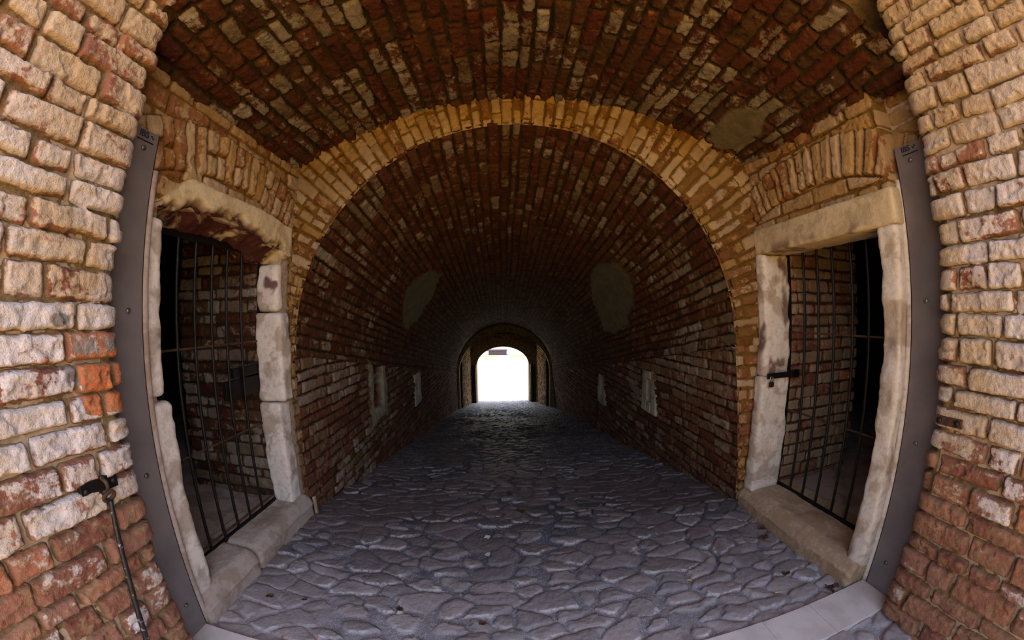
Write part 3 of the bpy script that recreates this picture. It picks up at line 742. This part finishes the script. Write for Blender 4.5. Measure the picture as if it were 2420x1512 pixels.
# ---------------------------------------------------------------- cells behind the gates
def cell(side):
    s = -1 if side == 'left' else 1
    xa = -1.87 if side == 'left' else 2.30; yw = 2.345 if side == 'left' else 2.25; L = .90 if side == 'left' else .93
    st = .009
    us = np.arange(0, L + 1.2, st); zs = np.arange(.05, 2.75, st); U, Z = np.meshgrid(us, zs, indexing='ij')
    F = brick_field(U, Z, 140 if side == 'left' else 150, course=.098, proud=.02, wav=.04, rough=1.2)
    r = .03; la = L - r; lb = r * PI / 2; an = np.clip((us - la) / lb, 0, 1) * PI / 2
    ax = np.where(us < la, us, np.where(us < la + lb, la + r * np.sin(an), L))
    ay = np.where(us < la, 0, np.where(us < la + lb, r * (1 - np.cos(an)), r + us - la - lb))
    nx = np.sin(an); ny = -np.cos(an)
    P = np.stack([xa + s * (ax[:, None] + nx[:, None] * F['h']), yw + ay[:, None] + ny[:, None] * F['h'], Z], -1)
    pl = np.zeros(U.shape)
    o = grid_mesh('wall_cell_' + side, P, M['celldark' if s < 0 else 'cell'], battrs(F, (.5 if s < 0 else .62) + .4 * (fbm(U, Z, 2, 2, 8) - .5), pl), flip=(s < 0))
    tag(o, kind='structure', label='brick wall inside the dark cell behind the %s gate' % side)
    # cell shell: floor, ceiling, near wall, back wall
    x0, x1 = sorted((xa - s * .0, xa + s * 3.2)); xi = XL - .24 if side == 'left' else XR + .26
    boxes('floor_cell_' + side, [((x0, .9, .0), (x1, 5.0, .145))], M['sillL'], None, 0)['kind'] = 'structure'
    boxes('ceiling_cell_' + side, [((x0, .9, 2.7), (x1, 5.0, 2.8))], M['dark'], None, 0)['kind'] = 'structure'
    xb = xa + s * 3.2; a, b = sorted((xb, xb + s * .1))
    boxes('wall_cell_back_' + side, [((a, .9, 0), (b, 5.1, 2.8)), ((x0, .8, 0), (x1, .9, 2.8)), ((x0, 5.0, 0), (x1, 5.1, 2.8))], M['dark'], None, 0)['kind'] = 'structure'
cell('left'); cell('right')
# wall thickness around the door openings, so that no light leaks round the frames
def reveal(side):
    s = -1 if side == 'left' else 1
    X = XL if side == 'left' else XR; a, b = sorted((X + s * (.03 if s < 0 else .12), X + s * .24)); t1 = 2.36 if side == 'left' else 2.27
    boxes('wall_core_' + side, [((a, .80, -.05), (b, 1.24, 2.95)), ((a, t1 + .0, -.05), (b, 2.60, 2.95)), ((a, 1.24, 2.20), (b, t1 - .02, 2.95))], M['facade'], None, 0)['kind'] = 'structure'
reveal('left'); reveal('right')

# ---------------------------------------------------------------- entrance arch, facade and roof mass
def arch_wall(name, cx, hw, zs_, rise, y0, y1, xl, xr, ztop, zbot, mat, lab, n=48, R=None):
    """Wall slab from y0 to y1 with an arched opening; closed solid."""
    a = np.linspace(0, PI, n); ix = cx + hw * np.cos(a); iz = zs_ + rise * np.sin(a)
    ix = np.concatenate([[cx + hw], ix, [cx - hw]]); iz = np.concatenate([[zbot], iz, [zbot]])
    ox = np.concatenate([[xr], np.interp(a, [0, PI * .25, PI * .75, PI], [xr, xr, xl, xl]), [xl]]); oz = np.concatenate([[zbot], np.interp(a, [0, PI * .25, PI * .75, PI], [zs_, ztop, ztop, zs_]), [zbot]])
    m = len(ix); co = []
    for y in (y0, y1):
        co += [(ix[k], y, iz[k]) for k in range(m)] + [(ox[k], y, oz[k]) for k in range(m)]
    q = []
    for k in range(m - 1):
        q += [(k, k + 1, m + k + 1, m + k), (2 * m + k, 3 * m + k, 3 * m + k + 1, 2 * m + k + 1), (k, 2 * m + k, 2 * m + k + 1, k + 1), (m + k, m + k + 1, 3 * m + k + 1, 3 * m + k)]
    o = raw_mesh(name, co, q, mat, smooth=False); return tag(o, label=lab, kind='structure')
arch_wall('wall_front', .263, 1.722, 3.25, .45, -.55, .83, -9, 9, 6.0, -.1, M['facade'], 'facade around the entrance arch', 48)
# solid masonry above the vaults
boxes('ceiling_mass', [((-9, .8, 3.42), (9, 2.5, 6.0))], M['facade'], None, 0)['kind'] = 'structure'
boxes('ceiling_mass_tunnel', [((-9, 2.5, 3.35), (9, 16.25, 6.0)), ((-9, 5.15, -4.2), (-1.9, 16.25, 3.4)), ((2.2, 5.15, -4.2), (9, 16.25, 3.4)), ((-9, .83, -.3), (-5.2, 5.15, 3.4)), ((5.65, .83, -.3), (9, 5.15, 3.4))], M['facade'], None, 0)['kind'] = 'structure'

# ---------------------------------------------------------------- far portal
def portal():
    zf = float(zfloor(YE))
    arch_wall('wall_portal_outer', .10, 1.66, zf + 1.33, 1.46, YE, YE + .35, -2.4, 2.6, zf + 3.6, zf - .2, M['cellplain'], 'arched brick wall closing the tunnel before the recess')
    # brick side walls of the recess
    ys = np.arange(YE + .35, 15.4, .02)
    for side, X, s in (('left', -1.52, 1), ('right', 1.70, -1)):
        zs = np.arange(-3.0, .6, .02); Y, Z = np.meshgrid(ys, zs, indexing='ij')
        F = brick_field(Y, Z, 170, course=.098, proud=.03, rough=1.2)
        P = np.stack([X + s * F['h'] + (Y - YE) * s * .04, Y, Z], -1)
        o = grid_mesh('wall_recess_' + side, P, M['ring'], battrs(F, .6), flip=(s > 0)); tag(o, kind='structure', label='sidelit brick wall of the recess at the far portal, %s side' % side)
    zi = float(zfloor(15.4))
    arch_wall('wall_portal_inner', .05, 1.20, zi + 1.62, .92, 15.4, 16.3, -2.4, 2.6, zi + 4.6, zi - .4, M['cellplain'], 'inner arch of the far portal open to the bright yard')
    boxes('ceiling_recess', [((-2.4, YE + .35, zf + 2.72), (2.6, 15.4, zf + 3.0))], M['timber'], None, 0)['kind'] = 'structure'
    for x0, x1 in ((-1.36, -1.17), (1.29, 1.50)):
        P = empty('iron_door_leaf', ((x0 + x1) / 2, 15.2, zi), 'dark iron door leaf folded open at the far portal, %s the bright opening' % ('left of' if x0 < 0 else 'right of'), 'door leaf', 'open door leaves of the far portal')
        n = 10
        boxes('panel', [((x0, 15.16, zi + .02), (x1, 15.22, zi + 1.75))], M['iron'], P, .004)
        for zz in (.4, 1.3): boxes('hinge', [((x0 - .02, 15.12, zi + zz), (x0 + .06, 15.16, zi + zz + .07))], M['ironrust'], P, .002)
portal()

# ---------------------------------------------------------------- yard beyond, ground before the entrance
boxes('ground_yard', [((-30, 16.31, -2.70), (30, 70, -2.50))], M['yard'], None, 0)['kind'] = 'structure'
boxes('ground_front', [((-25, -30, -.12), (25, -.56, -.03))], M['ground'], None, 0)['kind'] = 'structure'
boxes('ground_sky_blocker', [((-25, -14, -.1), (25, -10, 4.2))], M['blocker'], None, 0)['kind'] = 'structure'  # unseen block added behind the camera to cut low sky light
boxes('far_sky_blocker', [((-30, 42, -2.6), (30, 46, 3.0))], M['whitew'], None, 0)['kind'] = 'structure'  # wall added beyond the yard to keep sky light out of the tunnel
tag(boxes('grass_bank', [((-12, 34.0, -2.55), (-.35, 34.8, -2.42)), ((.9, 34.0, -2.55), (12, 34.8, -2.42))], M['grass'], None, .02), 'thin green grass strip at the back of the bright yard', 'grass', kind='stuff')
W = empty('yard_bench', (-.35, 35.5, -2.5), 'dark purplish stone block between white piers in the yard beyond the tunnel', 'stone block')
boxes('block_body', [((-1.35, 35.3, -2.5), (.55, 36.1, -2.02))], M['purple'], W, .03)
boxes('block_top', [((-1.50, 35.2, -2.02), (.62, 36.2, -1.93))], M['purple'], W, .02)
for x0, x1, w in ((-3.0, -1.60, 'left of'), (.72, 2.1, 'right of')):
    P = empty('white_pier', ((x0 + x1) / 2, 36, -2.5), 'low white pier %s the dark stone block in the far yard' % w, 'pier', 'white piers in the far yard')
    boxes('pier_body', [((x0, 35.6, -2.5), (x1, 36.4, -1.78))], M['whitew'], P, .02)
    boxes('pier_cap', [((x0 - .06, 35.55, -1.78), (x1 + .06, 36.45, -1.68))], M['whitew'], P, .02)

# ---------------------------------------------------------------- litter on the paving
def fz(x, y):
    F, _ = cobble_field(np.array([[x]]), np.array([[y]])); return float(zfloor(y)) + float(F['h'][0, 0]) - .022
def leaf(x, y, s, rot, lab, mat='leaf', lobes=5, grp=None, cat='leaf'):
    n = 60; a = np.linspace(0, 2 * PI, n, endpoint=False)
    r = s * (.55 + .38 * np.abs(np.cos(a * lobes / 2)) ** .7 + .1 * np.sin(a * 11 + x * 9))
    rings = [0.0, .35, .7, 1.0]; co = []
    for q in rings[1:]:
        for k in range(n): co.append((q * r[k] * math.cos(a[k] + rot), q * r[k] * math.sin(a[k] + rot) * .8, .014 * s / .04 * (.3 + q * q * (.5 + .5 * math.sin(a[k] * 2 + x * 5)))))
    co.append((0, 0, .004)); c = len(co) - 1; q = []
    for j in range(2):
        for k in range(n): q.append((j * n + k, j * n + (k + 1) % n, (j + 1) * n + (k + 1) % n, (j + 1) * n + k))
    z = fz(x, y)
    co = [(u + x, v + y, w + z + .002) for u, v, w in co]
    t = [(c, k, (k + 1) % n) for k in range(n)]
    o = raw_mesh('fallen_leaf', co, q, M[mat], tris=t)
    m = o.modifiers.new('thick', 'SOLIDIFY'); m.thickness = .0012
    o.data.transform(Matrix.Translation((-x, -y, -z))); o.location = (x, y, z)
    tag(o, lab, cat, grp)
    st = tube('stalk', [(math.cos(rot) * s * .5 * k / 6 + .0, math.sin(rot) * s * .5 * k / 6, .004 + .010 * (k / 6) ** 2) for k in range(7)], .0012, M[mat], None, 6)
    st.data.transform(Matrix.Translation((math.cos(rot) * s * .6, math.sin(rot) * s * .6, 0))); st.parent = o
    return o
g = 'dry leaves lying about the paving'
leaf(1.90, 1.20, .055, .6, 'large dark brown lobed leaf in the corner by the right steel plate', grp=g)
leaf(1.90, 1.90, .042, 1.9, 'crumpled brown leaf beside the right stone sill, further one of two', grp=g)
leaf(1.84, 1.80, .040, .2, 'crumpled brown leaf beside the right stone sill, nearer one of two', grp=g)
leaf(.15, 2.66, .050, 2.6, 'dark elongated leaf in the middle of the tunnel mouth', lobes=2, grp=g)
leaf(1.53, 2.85, .050, 1.1, 'dark leaf near the foot of the right tunnel wall, nearer one', grp=g)
leaf(1.44, 3.40, .055, 2.1, 'dark leaf near the foot of the right tunnel wall, further one', grp=g)
leaf(.05, 3.12, .045, .4, 'dark leaf on the tunnel axis behind the elongated leaf', grp=g)
leaf(-1.39, 1.45, .028, .4, 'small dark leaf by the corner of the left sill', lobes=2, grp=g)
leaf(-1.17, 1.48, .020, 1.0, 'tiny brown leaf on a cobble right of the small dark leaf', lobes=2, grp=g)
leaf(-.60, 1.52, .028, 1.9, 'brown leaf beside a round cobble in the left foreground', lobes=2, grp=g)
leaf(-.13, 1.42, .024, .9, 'rust-brown leaf on the cobbles at lower centre', lobes=3, grp=g)
leaf(1.10, 1.58, .022, .3, 'small pale yellow leaf on the cobbles at lower right', 'leafy', 3, g)
leaf(1.72, 1.42, .030, 2.9, 'dark shrivelled leaf in front of the right sill', lobes=2, grp=g)
def butt(x, y, rot):
    o = tube('cigarette_butt', [(-.020, 0, 0), (-.0195, 0, 0), (.0195, 0, 0), (.020, 0, 0)], [.003, .0052, .0052, .003], M['filter'], None, 12)
    o.location = (x, y, fz(x, y) + .011); o.rotation_euler = (0, 0, rot)
    return tag(o, 'orange cigarette filter on the cobbles beside the threshold strip', 'cigarette butt')
butt(1.555, 1.30, -.3)
def scrap(x, y, s, rot, lab, mat='paper', name='paper_scrap', cat='litter', grp=None, seed=1):
    rg = random.Random(seed); n = 9
    co = [(s * (.6 + .5 * rg.random()) * math.cos(2 * PI * k / n) * (1.3 if k % 2 else .8), s * (.5 + .5 * rg.random()) * math.sin(2 * PI * k / n), .002 + .006 * rg.random()) for k in range(n)]
    co = [(a * math.cos(rot) - b * math.sin(rot), a * math.sin(rot) + b * math.cos(rot), c) for a, b, c in co] + [(0, 0, .005)]
    o = raw_mesh(name, co, [], M[mat], tris=[(n, k, (k + 1) % n) for k in range(n)], smooth=False)
    m = o.modifiers.new('thick', 'SOLIDIFY'); m.thickness = .003; o.location = (x, y, fz(x, y) + .006)
    return tag(o, lab, cat, grp)
scrap(-.585, 1.475, .030, .9, 'torn white paper scrap on the left foreground cobbles', seed=4)
scrap(-.13, 2.24, .026, .2, 'white scrap lying flat on the cobbles in mid floor', seed=6)
scrap(-.12, 2.05, .030, .1, 'long pale scrap edging a cobble in mid floor', seed=7)
for k, (x, y, w) in enumerate(((-1.16, 1.20, 'left of the others'), (-1.13, 1.165, 'nearest the threshold'), (-.98, 1.23, 'right of the others'))):
    scrap(x, y, .009, k, 'tiny orange brick chip on the lower left cobbles, ' + w, 'chip', 'brick_chip', 'brick chip', 'brick chips near the threshold', 20 + k)
tw = empty('dry_twig', (1.42, 1.62, 0), 'thin dry forked twig lying on the cobbles before the right sill', 'twig')
def twig(pts, nm): tube(nm, [(x, y, fz(x, y) + .006) for x, y in pts], .0016, M['leaf'], tw, 6)
twig([(1.36, 1.70), (1.39, 1.66), (1.42, 1.62), (1.45, 1.57)], 'stem'); twig([(1.42, 1.62), (1.44, 1.64), (1.47, 1.65)], 'branch')

# ---------------------------------------------------------------- camera
cam = bpy.data.cameras.new('camera'); co = bpy.data.objects.new('camera', cam); COL.objects.link(co); S.camera = co
cam.type = 'PANO'; cam.sensor_fit = 'HORIZONTAL'; cam.sensor_width = 36.0; cam.sensor_height = 36.0 * 1512 / 2420
cam.clip_start = .02; cam.clip_end = 300
cam.panorama_type = 'FISHEYE_LENS_POLYNOMIAL'
cam.fisheye_fov = math.radians(200)
cam.fisheye_polynomial_k0 = 0.0
cam.fisheye_polynomial_k1 = -8.29758425e-02; cam.fisheye_polynomial_k2 = -1.74179761e-06
cam.fisheye_polynomial_k3 = 5.32392345e-05; cam.fisheye_polynomial_k4 = -9.39413599e-07
pitch, roll, yaw = -0.0132750576, -0.0150724282, 0.0321590424
c, s = math.cos(roll), math.sin(roll); Rr = Matrix(((c, -s, 0), (s, c, 0), (0, 0, 1)))
c, s = math.cos(pitch), math.sin(pitch); Rp = Matrix(((1, 0, 0), (0, c, s), (0, -s, c)))
c, s = math.cos(yaw), math.sin(yaw); Ry = Matrix(((c, 0, s), (0, 1, 0), (-s, 0, c)))
Cm = Matrix(((1, 0, 0), (0, 0, 1), (0, 1, 0))); D = Matrix(((1, 0, 0), (0, 1, 0), (0, 0, -1)))
co.matrix_world = Matrix.Translation((0, 0, H)) @ (Cm @ Ry @ Rp @ Rr @ D).to_4x4()

# ---------------------------------------------------------------- light
w = bpy.data.worlds.new('world'); S.world = w; w.use_nodes = True
nt = w.node_tree; bg = nt.nodes['Background']
sky = nt.nodes.new('ShaderNodeTexSky'); sky.sky_type = 'NISHITA'; sky.sun_disc = False; sky.sun_elevation = math.radians(50); sky.sun_rotation = math.radians(90)
hs = nt.nodes.new('ShaderNodeHueSaturation'); hs.inputs['Saturation'].default_value = 0.66; nt.links.new(sky.outputs[0], hs.inputs['Color']); nt.links.new(hs.outputs[0], bg.inputs[0]); bg.inputs[1].default_value = 1.0
sun = bpy.data.lights.new('sun', 'SUN'); so = bpy.data.objects.new('sun', sun); COL.objects.link(so)
sun.energy = 14; sun.color = (1.0, .93, .80); sun.angle = math.radians(.6)
so.rotation_euler = Vector((-1, .05, 1.15)).normalized().to_track_quat('Z', 'Y').to_euler()
S.view_settings.view_transform = 'Standard'; S.view_settings.look = 'None'; S.view_settings.gamma = 1.0; S.view_settings.use_curve_mapping = False
S.view_settings.exposure = 0.2
S.cycles.use_adaptive_sampling = True; S.cycles.adaptive_threshold = 0.07; S.cycles.max_bounces = 5; S.cycles.diffuse_bounces = 4; S.cycles.glossy_bounces = 2; S.cycles.caustics_reflective = False; S.cycles.caustics_refractive = False
